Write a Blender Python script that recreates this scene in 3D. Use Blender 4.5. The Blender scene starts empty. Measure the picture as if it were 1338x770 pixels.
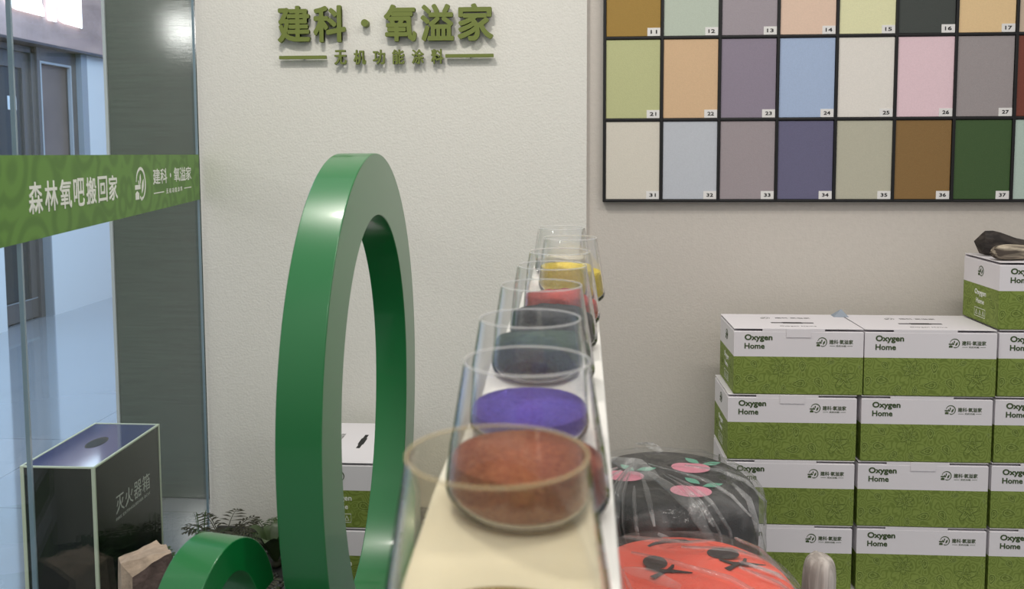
import bpy, bmesh, math, random
from mathutils import Vector, Matrix, noise
rnd = random.Random(7)
SC = bpy.context.scene
COL = SC.collection

# ------------------------------------------------------------------ camera, world, lights
H = 1.38
YAW, PIT, ROLL = math.radians(3.6), math.atan(88 / 1150), math.radians(0.2)
fw = Vector((-math.sin(YAW) * math.cos(PIT), math.cos(YAW) * math.cos(PIT), -math.sin(PIT)))
r0 = Vector((math.cos(YAW), math.sin(YAW), 0)); u0 = r0.cross(fw)
rr = math.cos(ROLL) * r0 - math.sin(ROLL) * u0
uu = math.sin(ROLL) * r0 + math.cos(ROLL) * u0
cam = bpy.data.cameras.new('camera'); camo = bpy.data.objects.new('camera', cam); COL.objects.link(camo)
camo.matrix_world = Matrix(((rr.x, uu.x, -fw.x, 0), (rr.y, uu.y, -fw.y, 0), (rr.z, uu.z, -fw.z, H), (0, 0, 0, 1)))
cam.sensor_width = 36; cam.lens = 36 * 1150 / 1338
cam.shift_y = -100 / 1338
cam.clip_start = 0.02
cam.dof.use_dof = True; cam.dof.focus_distance = 2.75; cam.dof.aperture_fstop = 7.2
SC.camera = camo

SC.view_settings.view_transform = 'Standard'; SC.view_settings.look = 'None'
SC.view_settings.gamma = 1; SC.view_settings.use_curve_mapping = False
SC.view_settings.exposure = 0.32
cy = SC.cycles
cy.use_denoising = True
cy.max_bounces = 36; cy.transmission_bounces = 36; cy.transparent_max_bounces = 32; cy.glossy_bounces = 8; cy.diffuse_bounces = 4
cy.caustics_refractive = True; cy.caustics_reflective = False

wd = bpy.data.worlds.new('room_light'); SC.world = wd; wd.use_nodes = True
_n = wd.node_tree.nodes; _l = wd.node_tree.links
_tc = _n.new('ShaderNodeTexCoord'); _sx = _n.new('ShaderNodeSeparateXYZ'); _rp = _n.new('ShaderNodeValToRGB'); _mr = _n.new('ShaderNodeMapRange')
_l.new(_tc.outputs['Generated'], _sx.inputs[0]); _l.new(_sx.outputs['Z'], _mr.inputs[0]); _mr.inputs[1].default_value = -1; _l.new(_mr.outputs[0], _rp.inputs[0])
_rp.color_ramp.elements[0].position = .35; _rp.color_ramp.elements[0].color = (.17, .165, .16, 1)      # floor side of the shop behind the camera
_rp.color_ramp.elements[1].position = .8; _rp.color_ramp.elements[1].color = (1.0, .985, .96, 1)       # pale ceiling
_e = _rp.color_ramp.elements.new(.52); _e.color = (.46, .455, .445, 1)
_l.new(_rp.outputs[0], _n['Background'].inputs[0]); _n['Background'].inputs[1].default_value = 0.60

def area(name, loc, target, sx, sy, power, color=(1, 1, 1)):
    l = bpy.data.lights.new(name, 'AREA'); l.shape = 'RECTANGLE'; l.size = sx; l.size_y = sy; l.energy = power; l.color = color
    o = bpy.data.objects.new(name, l); COL.objects.link(o); o.location = loc
    o.rotation_euler = (Vector(target) - Vector(loc)).to_track_quat('-Z', 'Y').to_euler()
    return o
area('ceiling_light', (-0.72, 1.7, 3.1), (-0.72, 2.1, 0), 0.36, 0.10, 17, (1, 0.95, 0.87))
area('ceiling_light', (1.0, 1.3, 3.1), (1.0, 1.9, 0), 1.3, 0.16, 15, (1, 0.95, 0.87))
area('ceiling_light', (0.1, -0.6, 3.1), (0.1, -0.3, 0), 1.6, 0.3, 10, (1, 0.97, 0.93))
area('hall_daylight', (-2.4, 5.5, 3.3), (-2.9, 6.2, 0), 3.2, 3.0, 138, (0.40, 0.66, 1.0))
area('hall_lamp', (-3.9, -2.2, 2.62), (-1.5, 3.3, 1.85), 0.30, 0.26, 8, (1, 0.98, 0.95))

# ------------------------------------------------------------------ materials
def s2l(c):
    return tuple(((v / 255) / 12.92 if v / 255 <= .04045 else ((v / 255 + .055) / 1.055) ** 2.4) for v in c)
MATS = {}
def mat(name, rgb, rough=.5, metal=0, coat=0, var=0, vscale=20, bump=0, bscale=200, spec=.5, stretch=None, sheen=0):
    """principled with optional noise colour variation and noise bump; rgb is sRGB 0..255"""
    if name in MATS: return MATS[name]
    m = bpy.data.materials.new(name); m.use_nodes = True; nt = m.node_tree; N = nt.nodes; L = nt.links
    p = N['Principled BSDF']; c = s2l(rgb)
    p.inputs['Base Color'].default_value = (*c, 1); p.inputs['Roughness'].default_value = rough; p.inputs['Metallic'].default_value = metal
    p.inputs['Coat Weight'].default_value = coat; p.inputs['Coat Roughness'].default_value = .08
    p.inputs['Specular IOR Level'].default_value = spec
    tc = N.new('ShaderNodeTexCoord'); mp = N.new('ShaderNodeMapping'); L.new(tc.outputs['Object'], mp.inputs[0])
    if stretch: mp.inputs['Scale'].default_value = stretch
    if var:
        n = N.new('ShaderNodeTexNoise'); n.inputs['Scale'].default_value = vscale; n.inputs['Detail'].default_value = 5
        L.new(mp.outputs[0], n.inputs['Vector'])
        r = N.new('ShaderNodeValToRGB'); L.new(n.outputs[0], r.inputs[0])
        r.color_ramp.elements[0].position = .3; r.color_ramp.elements[1].position = .7
        r.color_ramp.elements[0].color = (*[v * (1 - var) for v in c], 1)
        r.color_ramp.elements[1].color = (*[min(1, v * (1 + var)) for v in c], 1)
        L.new(r.outputs[0], p.inputs['Base Color'])
    if bump:
        n = N.new('ShaderNodeTexNoise'); n.inputs['Scale'].default_value = bscale; n.inputs['Detail'].default_value = 3
        L.new(mp.outputs[0], n.inputs['Vector'])
        b = N.new('ShaderNodeBump'); b.inputs['Strength'].default_value = bump; b.inputs['Distance'].default_value = .003
        L.new(n.outputs[0], b.inputs['Height']); L.new(b.outputs[0], p.inputs['Normal'])
    MATS[name] = m
    return m

def emit(name, rgb, s):
    m = bpy.data.materials.new(name); m.use_nodes = True; p = m.node_tree.nodes['Principled BSDF']
    p.inputs['Base Color'].default_value = (*s2l(rgb), 1); p.inputs['Emission Color'].default_value = (*s2l(rgb), 1)
    p.inputs['Emission Strength'].default_value = s
    return m

def glass_solid(name, tint=(1, 1, 1)):
    m = bpy.data.materials.new(name); m.use_nodes = True; p = m.node_tree.nodes['Principled BSDF']
    p.inputs['Base Color'].default_value = (*tint, 1); p.inputs['Roughness'].default_value = 0; p.inputs['IOR'].default_value = 1.48
    p.inputs['Transmission Weight'].default_value = 1
    return m

def glass_sheet(name, tint):
    """large plate glass: clear with a fresnel sheen, no refraction offset"""
    m = bpy.data.materials.new(name); m.use_nodes = True; nt = m.node_tree; N = nt.nodes; L = nt.links
    N.remove(N['Principled BSDF']); o = N['Material Output']
    t = N.new('ShaderNodeBsdfTransparent'); t.inputs[0].default_value = (*tint, 1)
    g = N.new('ShaderNodeBsdfGlossy'); g.inputs['Roughness'].default_value = .01
    lw = N.new('ShaderNodeLayerWeight'); lw.inputs[0].default_value = .5
    pw = N.new('ShaderNodeMath'); pw.operation = 'POWER'; pw.inputs[1].default_value = 5; L.new(lw.outputs['Facing'], pw.inputs[0])
    f = N.new('ShaderNodeMath'); f.operation = 'MULTIPLY_ADD'; f.inputs[1].default_value = .3; f.inputs[2].default_value = .012; L.new(pw.outputs[0], f.inputs[0])
    x = N.new('ShaderNodeMixShader'); L.new(f.outputs[0], x.inputs[0]); L.new(t.outputs[0], x.inputs[1]); L.new(g.outputs[0], x.inputs[2])
    L.new(x.outputs[0], o.inputs[0])
    return m

def film(name, tint=(1, 1, 1), haze=.12):
    """clear plastic wrap with creases"""
    m = bpy.data.materials.new(name); m.use_nodes = True; nt = m.node_tree; N = nt.nodes; L = nt.links
    N.remove(N['Principled BSDF']); o = N['Material Output']
    tc = N.new('ShaderNodeTexCoord')
    n1 = N.new('ShaderNodeTexNoise'); n1.inputs['Scale'].default_value = 9; n1.inputs['Detail'].default_value = 4; n1.inputs['Distortion'].default_value = 1.2
    L.new(tc.outputs['Object'], n1.inputs['Vector'])
    b = N.new('ShaderNodeBump'); b.inputs['Strength'].default_value = .55; b.inputs['Distance'].default_value = .03; L.new(n1.outputs[0], b.inputs['Height'])
    t = N.new('ShaderNodeBsdfTransparent'); t.inputs[0].default_value = (*tint, 1)
    g = N.new('ShaderNodeBsdfGlossy'); g.inputs['Roughness'].default_value = .16; L.new(b.outputs[0], g.inputs['Normal'])
    d = N.new('ShaderNodeBsdfDiffuse'); d.inputs[0].default_value = (.85, .85, .85, 1)
    lw = N.new('ShaderNodeLayerWeight'); lw.inputs[0].default_value = .5; L.new(b.outputs[0], lw.inputs['Normal'])
    pw = N.new('ShaderNodeMath'); pw.operation = 'POWER'; pw.inputs[1].default_value = 4; L.new(lw.outputs['Facing'], pw.inputs[0])
    f = N.new('ShaderNodeMath'); f.operation = 'MULTIPLY_ADD'; f.inputs[1].default_value = .55; f.inputs[2].default_value = .045; L.new(pw.outputs[0], f.inputs[0])
    x = N.new('ShaderNodeMixShader'); L.new(f.outputs[0], x.inputs[0]); L.new(t.outputs[0], x.inputs[1]); L.new(g.outputs[0], x.inputs[2])
    n2 = N.new('ShaderNodeTexNoise'); n2.inputs['Scale'].default_value = 5; n2.inputs['Detail'].default_value = 6; n2.inputs['Distortion'].default_value = 2
    L.new(tc.outputs['Object'], n2.inputs['Vector'])
    r = N.new('ShaderNodeMapRange'); r.inputs[1].default_value = .5; r.inputs[2].default_value = .75; r.inputs[3].default_value = haze * .3; r.inputs[4].default_value = haze * 2.6
    L.new(n2.outputs[0], r.inputs[0])
    x2 = N.new('ShaderNodeMixShader'); L.new(r.outputs[0], x2.inputs[0]); L.new(x.outputs[0], x2.inputs[1]); L.new(d.outputs[0], x2.inputs[2])
    L.new(x2.outputs[0], o.inputs[0])
    return m

def swirl(name, a, b, scale=16, freq=11, rough=.55, seed=0.0):
    """printed paisley-like pattern: warped concentric rings round scattered centres, drawn in a second tone"""
    m = bpy.data.materials.new(name); m.use_nodes = True; nt = m.node_tree; N = nt.nodes; L = nt.links
    p = N['Principled BSDF']; p.inputs['Roughness'].default_value = rough
    tc = N.new('ShaderNodeTexCoord'); mp = N.new('ShaderNodeMapping'); mp.inputs['Location'].default_value = (seed, seed * .7, seed * .3)
    L.new(tc.outputs['Object'], mp.inputs[0])
    n = N.new('ShaderNodeTexNoise'); n.inputs['Scale'].default_value = scale * .7; n.inputs['Detail'].default_value = 1; L.new(mp.outputs[0], n.inputs['Vector'])
    mx = N.new('ShaderNodeMix'); mx.data_type = 'VECTOR'; mx.inputs[0].default_value = .045
    L.new(mp.outputs[0], mx.inputs[4]); L.new(n.outputs['Color'], mx.inputs[5])
    v = N.new('ShaderNodeTexVoronoi'); v.inputs['Scale'].default_value = scale; L.new(mx.outputs[1], v.inputs['Vector'])
    k = N.new('ShaderNodeMath'); k.operation = 'MULTIPLY'; k.inputs[1].default_value = freq * 2.6; L.new(v.outputs['Distance'], k.inputs[0])
    s = N.new('ShaderNodeMath'); s.operation = 'SINE'; L.new(k.outputs[0], s.inputs[0])
    r = N.new('ShaderNodeValToRGB'); r.color_ramp.elements[0].position = .1; r.color_ramp.elements[1].position = .75
    mr = N.new('ShaderNodeMapRange'); mr.inputs[1].default_value = -1; L.new(s.outputs[0], mr.inputs[0]); L.new(mr.outputs[0], r.inputs[0])
    r.color_ramp.elements[0].color = (*s2l(b), 1); r.color_ramp.elements[1].color = (*s2l(a), 1)
    L.new(r.outputs[0], p.inputs['Base Color'])
    return m

# ------------------------------------------------------------------ mesh builder
class MB:
    def __init__(s): s.bm = bmesh.new()
    def face(s, pts, mi=0):
        f = s.bm.faces.new([s.bm.verts.new(p) for p in pts]); f.material_index = mi; return f
    def box(s, lo, hi, mi=0, bev=0, seg=2, M=None):
        lo, hi = Vector(lo), Vector(hi)
        t = bmesh.new(); bmesh.ops.create_cube(t, size=1)
        for v in t.verts: v.co = Vector((lo[i] + (v.co[i] + .5) * (hi[i] - lo[i]) for i in range(3)))
        if bev: bmesh.ops.bevel(t, geom=list(t.edges), offset=bev, segments=seg, affect='EDGES', profile=.5)
        s.merge(t, mi, M)
    def merge(s, t, mi=None, M=None, smooth=False):
        if M is not None: t.transform(M)
        mp = {}
        for v in t.verts: mp[v] = s.bm.verts.new(v.co)
        for f in t.faces:
            try: g = s.bm.faces.new([mp[v] for v in f.verts])
            except ValueError: continue
            g.material_index = f.material_index if mi is None else mi; g.smooth = f.smooth or smooth
        t.free()
    def mesh(s, me, M, mi=0):
        t = bmesh.new(); t.from_mesh(me); s.merge(t, mi, M)
    def lathe(s, prof, n=48, c=(0, 0, 0), mi=0, closed=False, smooth=True, fn=None):
        rings = []
        for (r, z) in prof:
            if r < 1e-6: rings.append([s.bm.verts.new((c[0], c[1], c[2] + z))])
            else:
                ring = []
                for i in range(n):
                    a = 2 * math.pi * i / n
                    p = Vector((c[0] + r * math.cos(a), c[1] + r * math.sin(a), c[2] + z))
                    ring.append(s.bm.verts.new(fn(p, a, r, z) if fn else p))
                rings.append(ring)
        pairs = list(zip(rings, rings[1:])) + ([(rings[-1], rings[0])] if closed else [])
        for A, B in pairs:
            for i in range(n):
                j = (i + 1) % n
                q = [A[i % len(A)], A[j % len(A)], B[j % len(B)], B[i % len(B)]]
                u = []
                for v in q:
                    if v not in u: u.append(v)
                if len(u) > 2:
                    f = s.bm.faces.new(u); f.material_index = mi; f.smooth = smooth
    def tube(s, pts, rad, n=8, mi=0, cap=True):
        pts = [Vector(p) for p in pts]; rings = []
        for i, p in enumerate(pts):
            d = (pts[min(i + 1, len(pts) - 1)] - pts[max(i - 1, 0)]).normalized()
            a = d.orthogonal().normalized() if i == 0 else (A - d * A.dot(d)).normalized()
            A = a; b = d.cross(a); r = rad[i] if isinstance(rad, (list, tuple)) else rad
            rings.append([s.bm.verts.new(p + r * (math.cos(2 * math.pi * k / n) * a + math.sin(2 * math.pi * k / n) * b)) for k in range(n)])
        for X, Y in zip(rings, rings[1:]):
            for k in range(n):
                f = s.bm.faces.new([X[k], X[(k + 1) % n], Y[(k + 1) % n], Y[k]]); f.smooth = True; f.material_index = mi
        if cap:
            s.bm.faces.new(rings[0][::-1]).material_index = mi; s.bm.faces.new(rings[-1]).material_index = mi
    def prism(s, pts, M, t, mi=0):
        """closed outline (2-D) extruded t along the local z of M"""
        a = [s.bm.verts.new(M @ Vector((x, y, 0))) for x, y in pts]; b = [s.bm.verts.new(M @ Vector((x, y, t))) for x, y in pts]
        s.bm.faces.new(a[::-1]).material_index = mi; s.bm.faces.new(b).material_index = mi
        n = len(pts)
        for i in range(n): s.bm.faces.new([a[i], a[(i + 1) % n], b[(i + 1) % n], b[i]]).material_index = mi
    def stroke(s, pts, w, M, t, mi=0, closed=False):
        """2-D polyline drawn w wide, extruded t"""
        P = [Vector(p) for p in pts]; n = len(P); Lf, Rt = [], []
        for i in range(n):
            if closed: d = P[(i + 1) % n] - P[i - 1]
            else: d = P[min(i + 1, n - 1)] - P[max(i - 1, 0)]
            d = d.normalized() if d.length > 1e-9 else Vector((1, 0)); q = Vector((-d.y, d.x))
            ww = w[i] if isinstance(w, (list, tuple)) else w
            Lf.append(P[i] + q * ww / 2); Rt.append(P[i] - q * ww / 2)
        if not closed: s.prism([tuple(v) for v in Rt + Lf[::-1]], M, t, mi)
        else:
            V = [[s.bm.verts.new(M @ Vector((v.x, v.y, z))) for v in ring] for z in (0, t) for ring in (Lf, Rt)]
            L0, R0, L1, R1 = V
            for i in range(n):
                j = (i + 1) % n
                for A, B in ((L0, R0), (R0, R1), (R1, L1), (L1, L0)):
                    s.bm.faces.new([A[i], A[j], B[j], B[i]]).material_index = mi
    def done(s, name, mats, parent=None, smooth=None, bevel=0, origin=None):
        """link as ONE object; geometry is given in the frame of the top-level thing"""
        bmesh.ops.recalc_face_normals(s.bm, faces=list(s.bm.faces))
        if smooth is not None:
            for f in s.bm.faces: f.smooth = smooth
        me = bpy.data.meshes.new(name)
        if origin is not None: s.bm.transform(Matrix.Translation(-Vector(origin)))
        s.bm.to_mesh(me); s.bm.free()
        for m in (mats if isinstance(mats, (list, tuple)) else [mats]): me.materials.append(m)
        o = bpy.data.objects.new(name, me); COL.objects.link(o)
        if origin is not None: o.location = origin
        if parent is not None: o.parent = parent
        if bevel:
            b = o.modifiers.new('bevel', 'BEVEL'); b.width = bevel; b.segments = 2; b.limit_method = 'ANGLE'; b.angle_limit = math.radians(40)
        return o

def tag(o, label, cat, group=None, kind=None):
    o['label'] = label; o['category'] = cat
    if group: o['group'] = group
    if kind: o['kind'] = kind
    return o
def thing(name, label, cat, loc=(0, 0, 0), rz=0, group=None):
    o = bpy.data.objects.new(name, None); COL.objects.link(o); o.location = loc; o.rotation_euler = (0, 0, rz); o.empty_display_size = .05
    return tag(o, label, cat, group)
def structure(o, label=None, cat=None):
    o['kind'] = 'structure'
    if label: o['label'] = label
    if cat: o['category'] = cat
    return o
def copy_tree(o, parent=None):
    c = o.copy(); COL.objects.link(c)
    if parent is not None: c.parent = parent; c.matrix_parent_inverse = o.matrix_parent_inverse
    for ch in [k for k in SC.objects if k.parent == o]: copy_tree(ch, c)
    return c

def frame(o, U, V):
    """matrix: local x along U, y along V, z along U x V, at o"""
    U, V = Vector(U).normalized(), Vector(V).normalized(); N = U.cross(V)
    return Matrix(((U.x, V.x, N.x, o[0]), (U.y, V.y, N.y, o[1]), (U.z, V.z, N.z, o[2]), (0, 0, 0, 1)))
_txt = {}
def text(body, w, h, depth, bold=0.0, res=2):
    """mesh of the lettering fitted to a w x h box centred at 0, front at z=depth; bold thickens the strokes"""
    k = (body, bold, res)
    if k not in _txt:
        cu = bpy.data.curves.new('t', 'FONT'); cu.body = body; cu.extrude = .5; cu.resolution_u = res
        ob = bpy.data.objects.new('t', cu); COL.objects.link(ob)
        dg = bpy.context.evaluated_depsgraph_get(); me = bpy.data.meshes.new_from_object(ob.evaluated_get(dg))
        bpy.data.objects.remove(ob); bpy.data.curves.remove(cu)
        xs = [v.co.x for v in me.vertices]; ys = [v.co.y for v in me.vertices]
        _txt[k] = (me, min(xs), max(xs), min(ys), max(ys))
    me, x0, x1, y0, y1 = _txt[k]
    sx = w / (x1 - x0) if w else None; sy = h / (y1 - y0) if h else None
    sx = sx or sy; sy = sy or sx
    return me, Matrix.Diagonal((sx, sy, depth, 1)) @ Matrix.Translation((-(x0 + x1) / 2, -(y0 + y1) / 2, .5))
def put_text(b, body, M, x, y, w, h, depth=.0004, bold=.02, mi=0, res=2):
    me, T = text(body, w - bold * 2 * h * .9, h - bold * 2 * h * .9, depth, 0, res); n = 8 if res > 2 else 4; d = bold * h * .9
    for i in range(n if bold else 1):
        a = 2 * math.pi * (i + .5) / n
        b.mesh(me, M @ Matrix.Translation((x + (d * math.cos(a) if bold else 0), y + (d * math.sin(a) if bold else 0), 0)) @ Matrix.Diagonal((1, 1, 1 + i * (.00006 / depth), 1)) @ T, mi)

def emblem(b, M, x, y, s, t=.0004, mi=0):
    """round leaf emblem of diameter s: open ring, leaves, a small bar and a little block at lower left"""
    T = M @ Matrix.Translation((x, y, 0)); r = s / 2
    arc = [(r * .9 * math.cos(a), r * .9 * math.sin(a)) for a in [math.radians(170 - i * 250 / 30) for i in range(31)]]
    b.stroke(arc, [r * (.07 + .12 * math.sin(math.pi * i / 30)) for i in range(31)], T, t, mi)
    def leaf(cx, cy, l, w, ang):
        pts = []
        for k in range(20):
            u = k / 10 if k <= 10 else (20 - k) / 10
            q = w * math.sin(math.pi * u) * (1 if k <= 10 else -1) / 2; p = l * (u - .5)
            pts.append((cx + p * math.cos(ang) - q * math.sin(ang), cy + p * math.sin(ang) + q * math.cos(ang)))
        b.prism(pts, T, t, mi)
    leaf(r * .36, -r * .12, r * .92, r * .34, math.radians(64)); leaf(-r * .08, r * .28, r * .62, r * .25, math.radians(82)); leaf(-r * .38, r * .08, r * .42, r * .17, math.radians(125))
    b.prism([(-r * 1.15, -r * .28), (-r * .1, -r * .28), (-r * .1, -r * .02), (-r * 1.15, -r * .02)], T, t, mi)
    b.prism([(-r * 1.1, -r * .85), (-r * .4, -r * .85), (-r * .4, -r * .5), (-r * .75, -r * .36), (-r * 1.1, -r * .5)], T, t, mi)
    b.stroke([(-r * .2, -r * .72), (r * .05, -r * .88), (r * .35, -r * .8)], r * .16, T, t, mi)

# ================================================================== room shell
m_wallL = mat('plaster_pale', (228, 226, 219), .85, bump=.5, bscale=140, var=.02, vscale=60)
m_wallR = mat('plaster_warm', (208, 201, 193), .85, bump=.4, bscale=140, var=.025, vscale=60)
b = MB(); b.box((-1.292, 3.03, 0), (.066, 3.45, 3.3)); structure(b.done('wall_left', m_wallL))
b = MB(); b.box((.066, 3.05, 0), (4.2, 3.45, 3.3)); structure(b.done('wall_right', m_wallR))

def tile_mat():
    m = mat('polished_tile', (176, 180, 184), .06, spec=1, coat=.9); nt = m.node_tree; N = nt.nodes; L = nt.links
    tc = N.new('ShaderNodeTexCoord'); br = N.new('ShaderNodeTexBrick'); br.offset = 0
    br.inputs['Color1'].default_value = br.inputs['Color2'].default_value = (*s2l((146, 151, 158)), 1); br.inputs['Mortar'].default_value = (*s2l((112, 116, 122)), 1)
    br.inputs['Scale'].default_value = 1; br.inputs['Mortar Size'].default_value = .0035; br.inputs['Brick Width'].default_value = .8; br.inputs['Row Height'].default_value = .8
    L.new(tc.outputs['Object'], br.inputs[0]); L.new(br.outputs[0], N['Principled BSDF'].inputs['Base Color'])
    return m
b = MB(); b.box((-6.5, -3, -.1), (4.2, 12, 0)); structure(b.done('floor', tile_mat()))

# hall outside the glass: far wall with a door and a window, stone fascia above
m_hall = mat('hall_white', (222, 226, 230), .7)
m_frame = mat('door_grey', (92, 88, 86), .45)
m_jamb = mat('jamb_grey', (150, 156, 162), .5)
b = MB()
b.box((-4.6, 7.09, 0), (-4.33, 12, 1.2)); b.box((-4.6, 7.665, 1.2), (-4.33, 12, 2.25)); b.box((-4.6, 3.0, 0), (-4.33, 6.485, 2.25)); b.box((-4.9, 6.3, 0), (-4.7, 8.2, 2.3))
structure(b.done('wall_hall', m_hall))
b = MB(); b.box((-4.62, 3.0, 2.265), (-4.27, 12, 3.6)); structure(b.done('wall_fascia', mat('pink_stone', (184, 156, 150), .65, var=.12, vscale=3, stretch=(1, 1, 2.5))))
b = MB(); b.box((-4.6, 3.0, 2.25), (-4.26, 12, 2.27)); structure(b.done('trim_1', mat('dark_trim', (70, 62, 62), .4)))
b = MB(); b.box((-6.6, 12, 0), (4, 12.2, 3.6)); structure(b.done('wall_far', m_hall))
w4 = bpy.data.objects.new('added_glow_window', None); COL.objects.link(w4); w4.location = (-2.6, 12, 1.9); structure(w4)
b = MB(); b.box((-1.6, -.012, -1.3), (1.6, -.004, 1.5)); b.done('added_glow_pane', emit('added_blue_glow', (120, 160, 236), 1.5), w4)  # unseen glowing pane, added to tint the hall and its reflections blue
b = MB(); b.box((-1.66, -.03, -1.36), (1.66, -.002, -1.3)); b.box((-1.66, -.03, 1.5), (1.66, -.002, 1.56)); b.box((-1.66, -.03, -1.3), (-1.6, -.002, 1.5)); b.box((1.6, -.03, -1.3), (1.66, -.002, 1.5)); b.done('window_frame', m_frame, w4)  # surround of the added glowing pane, hidden behind the column
d = bpy.data.objects.new('door_1', None); COL.objects.link(d); d.location = (-4.42, 6.785, 0); structure(d)
def dpart(name, m, boxes, par=d):
    b = MB()
    for lo, hi in boxes: b.box(lo, hi, bev=.003)
    return b.done(name, m, par)
dpart('door_frame', m_frame, [((-.05, -.3, 0), (.03, -.245, 2.24)), ((-.05, .245, 0), (.03, .3, 2.24)), ((-.05, -.3, 2.19), (.03, .3, 2.24))])
dpart('door_leaf', m_frame, [((-.035, -.245, .01), (.005, -.17, 2.19)), ((-.035, .16, .01), (.005, .245, 2.19)), ((-.035, -.17, .01), (.005, .16, .17)), ((-.035, -.17, 2.06), (.005, .16, 2.19))])
dpart('pane', mat('dark_pane', (58, 60, 60), .3, spec=.2), [((-.022, -.17, .17), (-.012, .16, 2.06))])
dpart('rail_edge', mat('rail_edge', (140, 146, 152), .4), [((.004, -.24, .165), (.009, .24, .175))])
dpart('notice', mat('paper', (215, 222, 230), .6), [((-.012, -.02, 1.72), (-.009, .09, 1.83))])
w = bpy.data.objects.new('window_1', None); COL.objects.link(w); w.location = (-4.40, 7.362, 0); structure(w)
dpart('window_frame', m_frame, [((-.05, -.28, 1.2), (.03, -.24, 2.25)), ((-.05, .22, 1.2), (.03, .3, 2.25)), ((-.05, -.24, 2.14), (.03, .22, 2.25)), ((-.05, -.24, 1.2), (.03, .22, 1.26))], w)
dpart('window_bead', mat('bead', (168, 172, 178), .4), [((.0, -.24, 1.26), (.034, -.225, 2.14)), ((.0, .205, 1.26), (.034, .22, 2.14)), ((.0, -.225, 2.12), (.034, .205, 2.14))], w)
dpart('pane', mat('brown_pane', (112, 98, 92), .4, spec=.2, var=.25, vscale=2.5), [((-.02, -.225, 1.26), (-.012, .205, 2.12))], w)
b = MB(); b.box((-4.44, 7.087, 0), (-4.322, 7.105, 1.21)); structure(b.done('trim_2', m_jamb))
b = MB(); b.box((-4.44, 7.664, 1.2), (-4.322, 7.76, 2.25)); structure(b.done('trim_3', m_jamb))

# lit sign on the stone fascia; only the feet of the shapes reach the frame
sg = thing('lit_sign', 'glowing white shop sign on the pinkish stone fascia seen through the glass', 'sign', (-4.27, 7.0, 2.48))
m_lit = emit('lit_letters', (232, 242, 255), 2.2)
def chunk(pts, dx=.012):
    b = MB(); b.prism(pts, frame((.02, 0, 0), (0, 1, 0), (0, 0, 1)), dx); b.done('lit_shape', m_lit, sg, bevel=.002)
chunk([(-.46, .02), (-.36, .0), (-.22, .0), (.0, .0), (.0, .06), (-.03, .1), (-.02, .42), (-.46, .42)])
chunk([(.06, -.02), (.17, -.02), (.17, .42), (.06, .42)])
chunk([(.215, 0), (.3, -.015), (.41, -.015), (.56, -.02), (.56, .42), (.215, .42)])

# dark stone column beside the entrance
m_col = mat('dark_stone', (68, 86, 78), .1, var=.2, vscale=5, spec=.6, stretch=(1.2, 1, 34), coat=.2, bump=.03, bscale=9)
b = MB(); b.box((-1.775, 3.33, 0), (-1.292, 3.75, 3.4), bev=.004); structure(b.done('wall_column', m_col))
b = MB(); b.box((-1.787, 3.325, 0), (-1.775, 3.75, 3.4)); structure(b.done('trim_4', mat('column_edge', (206, 214, 220), .35)))

# glass partition: one long panel and the edge of the next
m_gl = glass_sheet('plate_glass', (.955, .975, .965)); m_ge = mat('glass_edge', (122, 148, 166), .08, coat=1)
A = Vector((-1.292, 3.01, 0)); Bq = Vector((-1.0118, 1.562, 0)); dr = (Bq - A).normalized(); nr = Vector((-dr.y, dr.x, 0))
if nr.x < 0: nr = -nr
def pane(name, p, q):
    o = bpy.data.objects.new(name, None); COL.objects.link(o); structure(o); o.location = p
    U = (q - p); L = U.length; U.normalize()
    b = MB(); b.prism([(.004, .004), (L - .004, .004), (L - .004, 2.996), (.004, 2.996)], frame(nr * (-.004 if U.cross(Vector((0, 0, 1))).dot(nr) > 0 else .004), U, (0, 0, 1)), .008)
    b.done('pane', m_gl, o)
    for u in (0, L):
        b = MB(); M = frame((0, 0, 0), U, (0, 0, 1))
        b.prism([(u - .0015, 0), (u + .0015, 0), (u + .0015, 3), (u - .0015, 3)], frame(nr * -.004, U, (0, 0, 1)) if U.cross(Vector((0, 0, 1))).dot(nr) > 0 else frame(nr * .004, U, (0, 0, 1)), .008)
        b.done('glass_edge', m_ge, o)
    return o
pane('window_2', A, Bq)
pane('window_3', Bq + dr * .004, Bq + dr * .9)

# printed green banner stuck along the inside of the glass
m_ban = swirl('banner_green', (96, 142, 54), (80, 124, 42), 9, 7, .5)
m_white = mat('print_white', (236, 238, 232), .6)
bn = thing('window_banner', 'long green printed banner with white lettering stuck across the glass panel', 'banner', (A.x, A.y, 0))
P0 = nr * .0047; Ud = dr
zt, zb = 1.370, 1.213
b = MB(); b.prism([(-.0, zb), (1.75, zb), (1.75, zt + .006), (-.0, zt)][::1], frame(P0, Ud, (0, 0, 1)), .0006 if Ud.cross(Vector((0, 0, 1))).dot(nr) > 0 else -.0006)
b.done('banner_sheet', m_ban, bn)
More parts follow.
